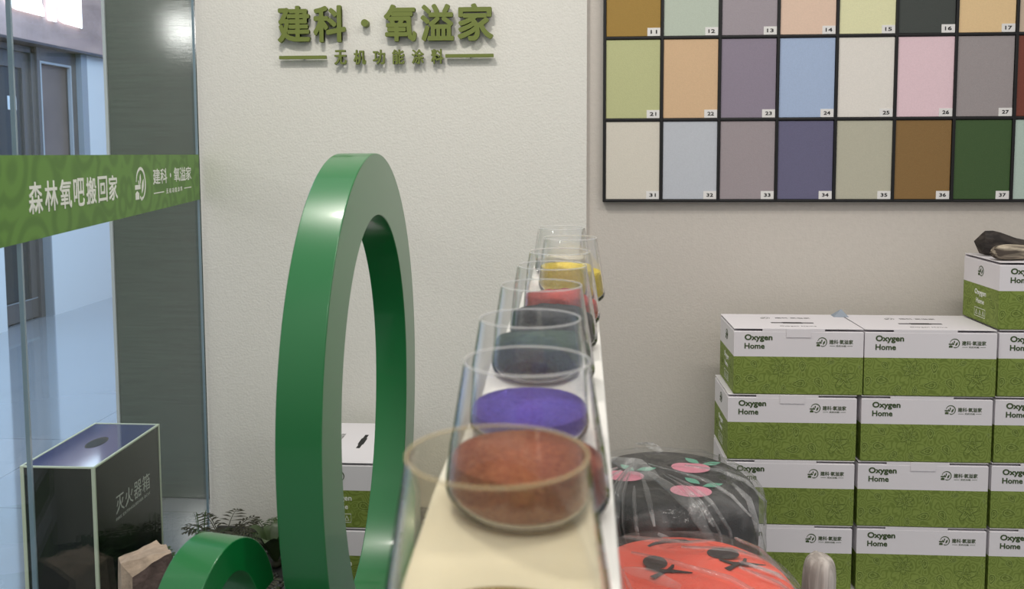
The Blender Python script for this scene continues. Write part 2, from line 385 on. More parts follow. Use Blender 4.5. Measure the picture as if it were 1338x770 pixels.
# text reads from near to far, so its x axis runs from the near end towards the wall
Lg = 1.5
def bm_frame(u): return frame(P0 + nr * .0008 + Ud * u, -Ud, (0, 0, 1))
b = MB()
chars = '森林氧吧搬回家'
for i, c in enumerate(chars):
    u = 1.448 - (i + .5) * (1.448 - .905) / 7
    put_text(b, c, bm_frame(u), 0, 1.293, .066, .062, bold=.022)
b.done('slogan_lettering', m_white, bn)
b = MB(); emblem(b, bm_frame(.71), 0, 1.293, .094, .0005); b.done('emblem', m_white, bn)
for i, c in enumerate('建科·氧溢家'):
    b = MB()
    u = .59 - (i + .5) * (.59 - .12) / 6
    if c == '·': b.prism([(.007 * math.cos(k), .007 * math.sin(k)) for k in [j * .6283 for j in range(10)]], bm_frame(u) @ Matrix.Translation((0, 1.309, 0)), .0004)
    else: put_text(b, c, bm_frame(u), 0, 1.309, .074, .045, bold=.02)
    b.done('character', m_white, bn)
b = MB()
for i, c in enumerate('无机功能涂料'):
    u = .455 - (i + .5) * (.455 - .245) / 6; put_text(b, c, bm_frame(u), 0, 1.262, .024, .015, bold=.01)
b.done('tagline_lettering', m_white, bn)
for u0_, u1_ in ((.585, .475), (.225, .125)): b = MB(); b.prism([(-(u0_ - .35), 1.2605), (-(u1_ - .35), 1.2605), (-(u1_ - .35), 1.2635), (-(u0_ - .35), 1.2635)], bm_frame(.35), .0004); b.done('rule', m_white, bn)

# ================================================================== raised lettering on the left wall
m_olive = mat('olive_letter', (112, 124, 54), .55)
ws = thing('wall_sign', 'raised olive green lettering sign mounted high on the pale wall', 'sign', (-.62, 3.03, 1.8))
def raised(ch, x0, x1, z0, z1, name='character', bold=.033, dep=.016, gap=.012):
    b = MB(); M = frame((0, -gap, 0), (1, 0, 0), (0, 0, 1))   # z of this frame points to -Y
    put_text(b, ch, M, (x0 + x1) / 2 + .62, (z0 + z1) / 2 - 1.8, x1 - x0, z1 - z0, dep, bold, res=3)
    # stand-off pin into the wall
    b.box(((x0 + x1) / 2 + .62 - .004, -gap - .002, (z0 + z1) / 2 - 1.8 - .004), ((x0 + x1) / 2 + .62 + .004, 0, (z0 + z1) / 2 - 1.8 + .004))
    b.done(name, m_olive, ws)
for c, x0, x1 in (('建', -.993, -.879), ('科', -.868, -.756), ('氧', -.624, -.512), ('溢', -.498, -.384), ('家', -.372, -.250)): raised(c, x0, x1, 1.752, 1.877)
b = MB(); b.lathe([(0, 0), (.0125, 0), (.0125, .028), (0, .028)], 20, smooth=False); b.bm.transform(frame((-.69 + .62, 0, 1.816 - 1.8), (1, 0, 0), (0, 0, 1))); b.done('dot', m_olive, ws)
for i, c in enumerate('无机功能涂料'):
    x = -.7765 + i * .0668; raised(c, x - .021, x + .021, 1.676, 1.726, bold=.028, dep=.012, gap=.014)
for x0, x1 in ((-.99, -.826), (-.414, -.25)):
    b = MB(); b.box((x0 + .62, -.026, 1.697 - 1.8), (x1 + .62, 0 - .012, 1.708 - 1.8)); b.box(((x0 + x1) / 2 + .617, -.013, -.1005), ((x0 + x1) / 2 + .623, 0, -.0945)); b.done('bar', m_olive, ws)

# ================================================================== sample rack and plates
m_blk = mat('rack_black', (16, 16, 18), .45)
PX, PZ = .1925, .2749
X0, Z0 = .1258, 1.2078         # outer lower left of the rack
rk = thing('sample_rack', 'black grid rack of colour samples hung on the right wall', 'display rack', (X0, 3.0495, Z0))
NC, NR = 8, 3
b = MB(); b.box((-.004, -.018, -.004), (NC * PX + .006, 0, NR * PZ + .006), bev=.002); b.done('back_board', m_blk, rk)
for i in range(NC + 1):
    b = MB(); b.box((i * PX - .005, -.030, -.004), (i * PX + .005, -.017, NR * PZ + .004), bev=.002); b.done('upright', m_blk, rk)
for j in range(NR + 1):
    b = MB(); b.box((-.004, -.029, j * PZ - .0045), (NC * PX + .004, -.017, j * PZ + .0045), bev=.002); b.done('crossbar', m_blk, rk)
plates = [
    [(11, 'mustard brown', (152, 120, 52)), (12, 'pale sage', (178, 188, 174)), (13, 'mauve grey', (152, 143, 150)), (14, 'peach pink', (216, 188, 168)), (15, 'pale lime cream', (216, 214, 172)), (16, 'charcoal', (58, 63, 60)), (17, 'sand orange', (218, 188, 142)), (18, 'dusty tan', (190, 170, 150))],
    [(21, 'light olive green', (180, 182, 134)), (22, 'tan beige', (204, 172, 136)), (23, 'grey violet', (134, 124, 140)), (24, 'powder blue', (158, 176, 206)), (25, 'off white', (218, 213, 206)), (26, 'baby pink', (220, 192, 200)), (27, 'warm grey', (148, 140, 141)), (28, 'brick red', (112, 54, 40))],
    [(31, 'ivory', (206, 200, 188)), (32, 'silver grey', (182, 186, 194)), (33, 'greyish mauve', (150, 140, 144)), (34, 'slate purple', (96, 94, 122)), (35, 'stone khaki', (176, 173, 155)), (36, 'caramel brown', (128, 98, 54)), (37, 'forest green', (56, 82, 42)), (38, 'pale mint', (170, 188, 178))]]
m_tag = mat('tag_white', (232, 230, 228), .6); m_ink = mat('ink_black', (22, 22, 24), .6)
for j, row in enumerate(plates):
    for i, (num, cn, rgb) in enumerate(row):
        x = X0 + i * PX + .0055 + rnd.uniform(-.0006, .0006); z = Z0 + (NR - 1 - j) * PZ + .0055
        W, Hh = PX - .011, PZ - .0115
        place = 'top row of the rack' if j == 0 else 'middle row of the rack' if j == 1 else 'bottom row of the rack'
        t = thing('paint_sample', f'{cn} paint sample tagged {num} in the {place}', 'paint sample', (x, 3.0495 - .0185, z), 0, 'paint samples in the black rack')
        if num in (18, 28, 38): t['label'] = f'{cn} paint sample cut by the right edge, {place}'
        m = mat('paint_%s' % cn.replace(' ', '_'), tuple(min(238, c * 1.05 + 3) for c in rgb), .6, var=.035, vscale=220, bump=.25, bscale=320)
        b = MB(); b.box((0, -.006, 0), (W, 0, Hh), bev=.001); b.done('panel', m, t)
        if num in (18, 28, 38): continue
        b = MB(); b.box((W - .044, -.0072, .0005), (W - .001, -.0058, .0275)); tg = b.done('number_tag', m_tag, t)
        b = MB(); put_text(b, str(num), frame((0, -.0074, 0), (1, 0, 0), (0, 0, 1)), W - .0225, .0142, .022, .0125, .0003, .05); b.done('digits', m_ink, tg)

# ================================================================== paint cartons
CW, CD, CH = .384, .235, .2035
m_card = mat('card_white', (226, 222, 226), .6)
m_pat = swirl('carton_green', (128, 146, 66), (106, 124, 46), 30, 11, .6)
m_gl1 = mat('carton_line', (82, 100, 34), .6); m_gl2 = mat('carton_light_line', (150, 168, 90), .6)
m_dkg = mat('print_green', (58, 78, 36), .6); m_gry = mat('print_grey', (120, 118, 116), .6); m_slot = mat('slot_black', (14, 14, 14), .6)
m_hand = mat('handle_white', (225, 225, 225), .5)
def flower(b, M, cx, cy, r, n, t, sharp=0):
    for sc, mi in ((1, 2), (.72, 3), (.42, 2)):
        pts = []
        for k in range(n * 12):
            a = 2 * math.pi * k / (n * 12); c = abs(math.cos(n * a / 2))
            q = (.35 + .65 * (c ** (1.6 if sharp else .6))) * r * sc
            pts.append((cx + q * math.cos(a + .3), cy + q * math.sin(a + .3)))
        b.stroke(pts, .0011, M, t, mi, closed=True)
def paisley(b, M, cx, cy, r, ang, t):
    for sc, mi in ((1, 3), (.8, 2), (.55, 3), (.3, 2)):
        pts = []
        for k in range(28):
            a = 2 * math.pi * k / 28; q = r * sc * (1 + .55 * math.exp(-((a - math.pi) / .55) ** 2))
            x, y = q * math.cos(a), q * math.sin(a) * .8 + r * sc * .4 * math.exp(-((a - math.pi) / .7) ** 2)
            pts.append((cx + x * math.cos(ang) - y * math.sin(ang), cy + x * math.sin(ang) + y * math.cos(ang)))
        b.stroke(pts, .0011, M, t, mi, closed=True)
def make_carton():
    c = thing('paint_carton', 'x', 'carton')
    zb_ = CH * .575; e = .0015; hb = CH - .009
    b = MB()
    ring = lambda z, i: [(i, i, z), (CW - i, i, z), (CW - i, CD - i, z), (i, CD - i, z)]
    R = [[b.bm.verts.new(p) for p in ring(z, i)] for z, i in ((.001, .0025), (.0035, .0), (zb_, 0), (hb - .002, 0), (hb, .002))]
    for k in range(4):
        for i in range(4): b.bm.faces.new([R[k][i], R[k][(i + 1) % 4], R[k + 1][(i + 1) % 4], R[k + 1][i]]).material_index = 1 if k < 2 else 0
    b.bm.faces.new(R[0][::-1]).material_index = 1; b.bm.faces.new(R[4])
    F = frame((0, -.0001, 0), (1, 0, 0), (0, 0, 1))            # front face
    S = frame((-.0001, CD, 0), (0, -1, 0), (0, 0, 1))           # left end, reading from the back to the front
    flower(b, F, .14, zb_ * .7, .028, 7, .0003); flower(b, F, .328, zb_ * .46, .036, 5, .0003, 1)
    for cx, cy, r, a in ((.205, .78, .017, 1.9), (.2, .3, .02, .4), (.253, .36, .019, 2.4), (.1, .2, .014, 1), (.012, .4, .016, 1.6), (.05, .42, .02, 3.3), (.29, .88, .011, .5), (.375, .75, .007, 2), (.15, .15, .012, 5), (.06, .82, .014, 2.5)):
        paisley(b, F, cx, zb_ * cy, r * .8, a, .0003)
    flower(b, S, .11, zb_ * .25, .02, 6, .0003); paisley(b, S, .05, zb_ * .5, .018, 1, .0003); paisley(b, S, .19, zb_ * .6, .018, 3, .0003)
    body = b.done('carton_body', [m_card, m_pat, m_gl1, m_gl2], c)
    # lid: top panel riding a few millimetres above the body, with its tuck edge
    b = MB(); b.box((0, .0005, CH - .0025), (CW, CD, CH - .0003), bev=.0008); b.box((.002, CD - .004, hb - .004), (CW - .002, CD - .001, CH - .002)); b.box((.085, .0004, hb - .003), (.27, .006, CH - .001))
    lid = b.done('lid', m_card, c)
    b = MB(); b.box((.13, CD * .36, CH - .0008), (.26, CD * .41, CH + .0003), bev=.0004); b.box((.165, CD * .345, CH - .0008), (.225, CD * .425, CH + .0003), bev=.0004); b.done('handle_slot', m_slot, lid)
    b = MB(); T = frame((0, 0, CH - .0003), (1, 0, 0), (0, 1, 0))
    emblem(b, T, .13, CD * .72, .03, .0002); b.done('lid_emblem', m_gry, lid)
    for nm_, bd_, x_, y_, h_ in (('lid_name', '建科·氧溢家', .215, .72, .015), ('lid_lettering', 'Oxygen Home', .2, .16, .012)):
        b = MB(); put_text(b, bd_, T, x_, CD * y_, .11, h_, .0003, .015); b.done(nm_, m_gry, lid)
    def lettering(nm, body_, M, x, z, w, h, m, bold, res=2, par=body):
        b = MB(); put_text(b, body_, M, x, z, w, h, .0004, bold, res=res); return b.done(nm, m, par)
    lettering('oxygen_lettering', 'Oxygen', F, .073, CH * .853, .083, .0235, m_dkg, .04, 3); lettering('home_lettering', 'Home', F, .0615, CH * .735, .060, .0175, m_dkg, .04, 3)
    b = MB(); emblem(b, F, .262, CH * .80, .030); b.done('emblem', m_dkg, body)
    nl = lettering('name_lettering', '建科·氧溢家', F, .318, CH * .805, .07, .0135, m_dkg, .018)
    for x0, x1 in ((.284, .300), (.336, .352)):
        b = MB(); b.prism([(x0, CH * .742), (x1, CH * .742), (x1, CH * .747), (x0, CH * .747)], F, .0003); b.done('rule', m_dkg, body)
    lettering('tagline_lettering', '无机功能', F, .318, CH * .745, .03, .005, m_dkg, .0)
    S2 = frame((-.0004, CD, 0), (0, -1, 0), (0, 0, 1))
    lettering('oxygen_lettering', 'Oxygen', S2, CD / 2, CH * .45, .075, .022, m_white, .022); lettering('home_lettering', 'Home', S2, CD / 2, CH * .33, .052, .016, m_white, .022)
    b = MB(); b.stroke([(CD / 2 - .035, .018), (CD / 2 + .035, .018), (CD / 2 + .035, .044), (CD / 2 - .035, .044)], .0015, S2, .0003, closed=True); ic = b.done('icon_frame', m_white, body)
    b = MB()
    for k in range(3):
        x = CD / 2 - .022 + k * .022
        b.stroke([(x - .006, .024), (x, .038), (x + .006, .024)], .0022, S2, .0003, closed=True)
    b.done('icons', m_white, body)
    b = MB(); emblem(b, S2, CD / 2, CH * .79, .034); b.done('emblem', m_dkg, body)
    return c
carton = make_carton()
flap_b = MB(); flap_b.box((.155, -.0022, CH - .027), (.228, -.0008, CH - .001), bev=.0004); flap_b.box((.157, -.0012, CH - .006), (.226, .006, CH - .0018))
flap = flap_b.done('tuck_flap', m_card, None)
_first = [True]
def place_carton(x, y, z, label, tuck, rz=0):
    o = carton if _first[0] else copy_tree(carton)
    _first[0] = False
    o.location = (x, y, z); o.rotation_euler = (0, 0, rz); o['label'] = label; o['group'] = 'green and white paint cartons'
    if tuck:
        f = flap.copy(); COL.objects.link(f); f.parent = o
    return o
BZ = .028
b = MB(); b.box((.40, 2.60, 0), (1.75, 3.04, BZ - .0005), bev=.003); tag(b.done('low_platform', mat('platform_white', (220, 218, 214), .5)), 'low white platform board under the three carton stacks', 'platform')
cl = ['topmost', 'second from the top', 'third from the top', 'bottom']
stack_rows = [(.505, .012), (.490, .02), (.488, .03), (.486, .03)]
cl5 = ['topmost carton of the right stack, under the driftwood', 'second carton down in the right stack, cut by the frame', 'third carton down in the right stack, cut by the frame', 'fourth carton down in the right stack, cut by the frame', 'lowest carton of the right stack, cut by the frame']
for k in range(5):
    place_carton([1.281, 1.287, 1.283, 1.280, 1.281][k], 2.676, BZ + (4 - k) * CH, cl5[k], False, rnd.uniform(-.003, .003))

for k in range(4):
    xs, dy = stack_rows[k]
    place_carton(xs, 2.668, BZ + (3 - k) * CH, f'{cl[k]} carton of the left stack, beside the black pouf', k in (0, 1), rnd.uniform(-.004, .004))
for k in range(4):
    place_carton([.893, .889, .884, .886][k], 2.672 + rnd.uniform(-.003, .003), BZ + (3 - k) * CH, f'{cl[k]} carton of the middle stack against the wall', k == 2, rnd.uniform(-.004, .004))

# two cartons behind the big green letter, standing end-on
BEDZ = .036
for k in range(2):
    place_carton(-.585 - CD + [.0, -.004][k], 2.555 + CW, BEDZ + k * CH, ['lower carton', 'upper carton'][k] + ' of the pair seen end-on through the green ring', False, -math.pi / 2 + math.pi * 0)
# end-on: the left end must face the camera
for o in [k for k in SC.objects if k.name.startswith('paint_carton') and 'end-on' in k['label']]:
    o.rotation_euler = (0, 0, math.pi / 2); o.location.x = -.573 + (.003 if 'upper' in o['label'] else 0); o.location.y = 2.555
bpy.data.objects.remove(flap)

# folded blue-grey card behind the cartons
b = MB(); cz = BZ + 4 * CH
p = [(.857, 2.86, cz), (.905, 2.86, cz), (.905, 2.895, cz), (.857, 2.895, cz), (.883, 2.872, cz + .024), (.880, 2.88, cz + .020)]
for f in ((0, 1, 4), (1, 2, 5, 4), (2, 3, 5), (3, 0, 4, 5), (0, 3, 2, 1)): b.face([p[i] for i in f])
bmesh.ops.remove_doubles(b.bm, verts=b.bm.verts, dist=1e-5)
tag(b.done('folded_card', mat('blue_card', (146, 156, 168), .6), origin=(.88, 2.875, cz)), 'small blue grey folded card peeking up between the left and middle stacks', 'card')

# ================================================================== driftwood on the top carton
def wood_mat(name, a, bb, scale, stretch):
    m = mat(name, a, .75, bump=.8, bscale=60, stretch=stretch); nt = m.node_tree; N = nt.nodes; L = nt.links
    mp = [n for n in N if n.type == 'MAPPING'][0]
    n = N.new('ShaderNodeTexNoise'); n.inputs['Scale'].default_value = scale; n.inputs['Detail'].default_value = 6; n.inputs['Distortion'].default_value = 1.2; L.new(mp.outputs[0], n.inputs['Vector'])
    r = N.new('ShaderNodeValToRGB'); r.color_ramp.elements[0].position = .4; r.color_ramp.elements[1].position = .62
    r.color_ramp.elements[0].color = (*s2l(bb), 1); r.color_ramp.elements[1].color = (*s2l(a), 1); L.new(n.outputs[0], r.inputs[0]); L.new(r.outputs[0], N['Principled BSDF'].inputs['Base Color'])
    return m
m_dw = wood_mat('weathered_wood', (206, 192, 170), (66, 56, 48), 26, (.25, 1.3, 1.6)); m_dk = wood_mat('dark_bark', (74, 66, 60), (36, 30, 28), 20, (.5, 1.2, 1))
def log(length, ry, rz, seed, n=26, m=40, jag=.18, blunt=5):
    t = bmesh.new(); rings = []
    for i in range(m + 1):
        u = i / m; x = (u - .5) * length; pr = (max(0, 1 - abs(2 * u - 1) ** blunt)) ** .5 * (.82 + .25 * math.sin(3 * u + seed))
        rg = []
        for k in range(n):
            a = 2 * math.pi * k / n; q = Vector((x * 5 + seed, math.cos(a) * 1.5, math.sin(a) * 1.5))
            d = 1 + jag * noise.noise(q * 1.2) * 1.6 + jag * .7 * noise.noise(Vector((x * 3, math.cos(a) * 6, math.sin(a) * 6 + seed)))
            rg.append(t.verts.new((x + .004 * noise.noise(q * 3), max(pr, .06) * ry * d * math.cos(a), max(pr, .06) * rz * d * math.sin(a))))
        rings.append(rg)
    for Aa, Bb in zip(rings, rings[1:]):
        for k in range(n): t.faces.new([Aa[k], Aa[(k + 1) % n], Bb[(k + 1) % n], Bb[k]])
    t.faces.new(rings[0][::-1]); t.faces.new(rings[-1])
    return t
tz = BZ + 5 * CH
def lay(b, z):                                     # rest the lowest point on z
    lo = min(v.co.z for v in b.bm.verts); b.bm.transform(Matrix.Translation((0, 0, z - lo)))
b = MB(); b.merge(log(.26, .042, .033, 3.1), 0, Matrix.Translation((1.405, 2.735, 0)) @ Matrix.Rotation(.1, 4, 'Z'), smooth=True); lay(b, tz + .0004)
tag(b.done('driftwood_piece', m_dw, origin=(1.405, 2.735, tz)), 'pale grey streaked driftwood lying in front on the topmost right carton', 'driftwood', 'driftwood on the carton')
b = MB(); b.merge(log(.19, .037, .042, 8.3, n=9, m=9, jag=.34), 0, Matrix.Translation((1.375, 2.835, 0)) @ Matrix.Rotation(-.12, 4, 'Z') @ Matrix.Rotation(.12, 4, 'Y'), smooth=False); lay(b, tz + .0004)
tag(b.done('driftwood_piece', m_dk, origin=(1.375, 2.835, tz)), 'dark brown driftwood chunk lying behind the pale one on the topmost carton', 'driftwood', 'driftwood on the carton')

# ================================================================== big green O and small 2
m_green = mat('gloss_green', (6, 108, 50), .3, coat=.4, spec=.6)
b = MB(); b.box((-.655, 1.19, .03), (-.375, 2.10, .2335), bev=.006)
tag(b.done('sign_plinth', mat('plinth_dark', (52, 60, 52), .5)), 'dark low plinth carrying the big and small green letters', 'plinth')
def ring_pts(a, bb, n=160): return [(a * math.cos(2 * math.pi * k / n), (bb if k <= n / 2 else bb + .065) * math.sin(2 * math.pi * k / n)) for k in range(n)]
def extruded_ring(b, M, a, bb, w, t, n=160):
    O, I = ring_pts(a, bb, n), ring_pts(a - w, bb - w, n)
    V = [[b.bm.verts.new(M @ Vector((x, y, z))) for x, y in P] for z in (0, t) for P in (O, I)]
    O0, I0, O1, I1 = V
    for i in range(n):
        j = (i + 1) % n
        for k, (P, Q) in enumerate(((O0, I0), (I0, I1), (I1, O1), (O1, O0))):
            f = b.bm.faces.new([P[i], P[j], Q[j], Q[i]]); f.smooth = False
phi = math.radians(-.4); ax = Vector((math.sin(phi), math.cos(phi), 0)); nn = Vector((math.cos(phi), -math.sin(phi), 0))
o = MB(); c0 = Vector((-.4157, 1.9, .8377)) - nn * .0808
extruded_ring(o, frame(c0, ax, (0, 0, 1)), .4751, .5379, .136, .0808)
ob = o.done('letter_sculpture', m_green, bevel=.0025, origin=(c0.x + .04, 1.9, .235))
for f in ob.data.polygons: f.use_smooth = True
ob.data.set_sharp_from_angle(angle=math.radians(35)); ob.modifiers['bevel'].harden_normals = True
tag(ob, 'tall glossy green oval letter O standing upright on a plinth', 'sculpture')
phi2 = math.radians(12.5); ax2 = Vector((math.sin(phi2), math.cos(phi2), 0)); n2 = Vector((math.cos(phi2), -math.sin(phi2), 0))
c2 = Vector((-.5601, 1.4, .5584)) - n2 * .0797; a2, b2, w2 = .1294 - .0274, .167 - .0274, .0548
path = [(a2 * math.cos(math.radians(t)), b2 * math.sin(math.radians(t))) for t in range(15, 181, 5)]
path += [(-a2 * .97, -.02), (-a2 * .82, -.06), (-a2 * .5, -.105), (0, -.15), (.06, -.21), (a2 * .9, -.27)]
o = MB(); M2 = frame(c2, ax2, (0, 0, 1)); o.stroke(path, w2, M2, .0797); o.prism([(-.1294, -.324), (.1294, -.324), (.1294, -.262), (-.1294, -.262)], M2 @ Matrix.Translation((0, 0, .0002)), .0793)
ob = o.done('letter_sculpture', m_green, bevel=.002, origin=(c2.x, 1.4, .235))
for f in ob.data.polygons: f.use_smooth = True
ob.data.set_sharp_from_angle(angle=math.radians(35)); ob.modifiers['bevel'].harden_normals = True
tag(ob, 'small glossy green numeral 2 in front of the big oval, its arched top showing', 'sculpture')

# ================================================================== planting bed, stone, plants
bed = thing('planting_bed', 'dark pebble bed under the green letters along the glass', 'planting bed', (-.7, 2.2, 0))
poly = [(-1.262, 3.02), (-.27, 3.02), (-.27, 1.15), (-.91, 1.15)]
b = MB(); b.prism([(x + .7, y - 2.2) for x, y in poly][::-1], Matrix.Identity(4), .03); b.done('tray', mat('tray_black', (40, 40, 38), .7), bed)
def edge_x(y): return -1.262 + (3.02 - y) * (.352 / 1.87)
b = MB()
ico = bmesh.new(); bmesh.ops.create_icosphere(ico, subdivisions=1, radius=1); me_i = bpy.data.meshes.new('i'); ico.to_mesh(me_i); ico.free()
n = 0
while n < 1500:
    y = rnd.uniform(1.2, 3.0); x = rnd.uniform(edge_x(y) + .02, -.28)
    if (-.67 < x < -.36 and 1.17 < y < 2.12) or (-.835 < x < -.545 and 2.53 < y < 2.96): continue
    s = rnd.uniform(.007, .014)
    b.mesh(me_i, Matrix.Translation((x + .7, y - 2.2, .031 + s * .3)) @ Matrix.Rotation(rnd.random() * 6, 4, 'Z') @ Matrix.Rotation(rnd.uniform(-.4, .4), 4, 'X') @ Matrix.Diagonal((s * 1.3, s, s * .65, 1)), rnd.choice((0, 0, 1, 2))); n += 1
pb = b.done('pebbles', [mat('pebble_dark', (52, 54, 50), .6), mat('pebble_grey', (98, 98, 94), .6), mat('pebble_moss', (58, 70, 44), .7)], bed, smooth=True); pb['kind'] = 'stuff'

def stone_mesh(b, size, seed, M):
    rs = random.Random(seed); t = bmesh.new()
    pts = [t.verts.new((size[0] * x, size[1] * y, size[2] * z)) for x, y, z in ((-.5, -.4, 0), (.5, -.45, 0), (.5, .5, 0), (-.5, .45, 0), (-.47, -.3, .55), (.52, -.35, .5), (.5, .45, .55), (-.5, .4, .6), (-.34, -.38, .93), (.36, -.3, .9), (.42, .3, 1.0), (-.15, .35, .97), (-.42, .25, .95), (.1, -.42, .955))]
    r = bmesh.ops.convex_hull(t, input=pts)
    bmesh.ops.triangulate(t, faces=t.faces); bmesh.ops.subdivide_edges(t, edges=list(t.edges), cuts=5, use_grid_fill=True)
    for v in t.verts:
        d = noise.noise(v.co * 22 + Vector((seed, 0, 0))) * .010 + noise.noise(v.co * 60) * .005
        v.co += v.co.normalized() * d
        if v.co.z < 0: v.co.z = 0
    t.normal_update()
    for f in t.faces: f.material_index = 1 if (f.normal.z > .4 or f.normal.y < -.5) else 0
    b.merge(t, None, M)
b = MB(); stone_mesh(b, (.145, .145, .39), 4, Matrix.Translation((-1.014, 2.0, .036)) @ Matrix.Rotation(-.9, 4, 'Z'))
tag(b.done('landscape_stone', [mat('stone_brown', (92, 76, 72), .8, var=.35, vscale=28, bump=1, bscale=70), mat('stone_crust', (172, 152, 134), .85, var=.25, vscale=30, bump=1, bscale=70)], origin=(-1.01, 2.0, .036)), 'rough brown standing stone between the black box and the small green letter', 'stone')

m_fern = mat('fern_green', (56, 84, 40), .5, var=.3, vscale=30); m_leaf = mat('leaf_dark', (66, 84, 50), .4, var=.25, vscale=15); m_moss = mat('dry_moss', (58, 58, 42), .8, var=.4, vscale=60)
def frond(b, base, dirv, L, w, lift, seed):
    rs = random.Random(seed); base = Vector(base); dv = Vector(dirv).normalized(); side = Vector((-dv.y, dv.x, 0)); pts = []
    for i in range(11):
        u = i / 10; pts.append(base + dv * L * u * .8 + Vector((0, 0, lift * math.sin(u * 1.9))))
    b.tube(pts, [.0022 * (1 - .7 * i / 10) for i in range(11)], 5)
    for i in range(2, 11):
        u = i / 10; l = w * math.sin(math.pi * (.12 + .85 * u)) + .004
        for s in (-1, 1):
            p = pts[i]; tip = p + side * s * l + dv * l * .5 + Vector((0, 0, -.15 * l + rs.uniform(-.004, .004)))
            q = dv * .006
            m_ = (p + tip) / 2 + Vector((0, 0, .002))
            b.face([p - q * .4, m_ - q, tip, m_ + q]); 
def plant(name, label, loc, kind, nf, L, lift, seed, mm):
    t = thing(name, label, 'plant', loc); rs = random.Random(seed)
    for k in range(nf):
        a = 2 * math.pi * k / nf + rs.uniform(-.3, .3); b = MB()
        LL = L * rs.uniform(.75, 1.15); z = lift * rs.uniform(.7, 1.15)
        if kind == 'fern': frond(b, (0, 0, 0), (math.cos(a), math.sin(a), 0), LL, LL * .28, z, seed + k); nm = 'frond'
        else:
            d = Vector((math.cos(a), math.sin(a), 0)); s = Vector((-d.y, d.x, 0)); prev = None; nm = 'leaf'
            for i in range(9):
                u = i / 8; c = d * LL * u * .7 + Vector((0, 0, z * math.sin(u * 1.75))); wv = (.38 if kind == 'broad' else .05) * LL * math.sin(math.pi * min(1, u * .97 + .02)) + .0012
                cur = [b.bm.verts.new(c + s * wv / 2 + Vector((0, 0, wv * .18))), b.bm.verts.new(c), b.bm.verts.new(c - s * wv / 2 + Vector((0, 0, wv * .18)))]
                if prev:
                    for j in range(2): b.bm.faces.new([prev[j], prev[j + 1], cur[j + 1], cur[j]]).smooth = True
                prev = cur
        b.done(nm, mm, t)
    b = MB(); b.lathe([(0, 0), (.02, 0), (.016, .012), (0, .016)], 10); b.done('root_clump', m_moss, t)
    return t
plant('fern_plant', 'dark dry fern clump at the foot of the pale wall corner', (-1.17, 2.84, .036), 'fern', 11, .15, .085, 3, m_moss)
plant('fern_plant', 'bright green fern tuft behind the brown stone', (-1.11, 2.40, .036), 'fern', 9, .10, .20, 5, m_fern)
plant('broad_leaf_plant', 'broad leaved green plant beside the tall green oval', (-.945, 2.72, .036), 'broad', 8, .13, .125, 9, m_leaf)
plant('grass_tuft', 'thin upright grass tuft near the end of the glass', (-1.14, 2.60, .036), 'grass', 8, .05, .215, 12, m_fern)
plant('fern_plant', 'low olive fern between the dry clump and the broad leaved plant', (-1.03, 2.90, .036), 'fern', 10, .13, .05, 21, m_leaf)
plant('fern_plant', 'small dark fern at the bottom of the hole in the tall oval', (-.60, 2.36, .036), 'fern', 9, .11, .12, 31, m_fern)
plant('fern_plant', 'low mossy fern hugging the foot of the tall oval', (-.95, 2.44, .036), 'fern', 12, .14, .06, 41, m_moss)

# ================================================================== fire extinguisher box outside the glass
fx = thing('extinguisher_box', 'black glossy fire extinguisher box standing outside the glass', 'extinguisher box', (-1.352, 2.3875, 0))
BX, BY, BZZ = .103, .1875, .547
m_bb = mat('box_black', (14, 24, 20), .08, spec=.3); m_ed = mat('edge_pale', (208, 218, 196), .35)
b = MB(); b.box((-BX + .003, -BY + .003, .005), (BX - .003, BY - .003, BZZ - .002)); b.done('box_body', m_bb, fx)
b = MB(); b.box((-BX + .006, -BY + .005, BZZ - .0035), (BX - .006, BY - .005, BZZ - .0018)); b.done('lid_panel', mat('lid_reflection_blue', (48, 66, 128), .07, spec=1, coat=1), fx)  # blue reflection on the lid painted in as its base colour
e = .010
def strip(lo, hi, m=m_ed, nm='edge_strip'):
    b = MB(); b.box(lo, hi, bev=.001); b.done(nm, m, fx)
for sx in (-1, 1):
    for sy in (-1, 1):
        x0, x1 = sorted((sx * BX, sx * (BX - e))); y0, y1 = sorted((sy * BY, sy * (BY - .006))); strip((x0, y0, 0), (x1, y1, BZZ))
    x0, x1 = sorted((sx * BX, sx * (BX - .007))); strip((x0, -BY + .006, BZZ - .005), (x1, BY - .006, BZZ))
for sy in (-1, 1):
    y0, y1 = sorted((sy * BY, sy * (BY - .006))); strip((-BX + e, y0, BZZ - .005), (BX - e, y1, BZZ))
b = MB(); pts = [(.024 * math.cos(t) , .048 * math.sin(t)) for t in [k * math.pi / 18 for k in range(36)]]
b.prism(pts, Matrix.Translation((.0, .012, BZZ - .0026)), .0014); b.done('hand_hole', mat('hole_grey', (72, 66, 60), .7), fx)
b = MB(); b.prism([(x * .92 + .001, y * .8 - .006) for x, y in pts], Matrix.Translation((.0, .012, BZZ - .0012)), .0003); b.done('hole_depth', m_slot, fx)
m_silver = mat('print_silver', (190, 194, 188), .5)
b = MB(); M = frame((BX - .0029, 0, 0), (0, 1, 0), (0, 0, 1))
for i, c in enumerate('灭火器箱'): put_text(b, c, M, -.058 + i * .051, .397, .045, .050, .0004, .0)
b.done('box_lettering', m_silver, fx); b = MB()
put_text(b, 'FIRE EXTINGUISHER BOX', M, .018, .358, .2, .0085, .0003, .0)
b.done('english_lettering', m_silver, fx)

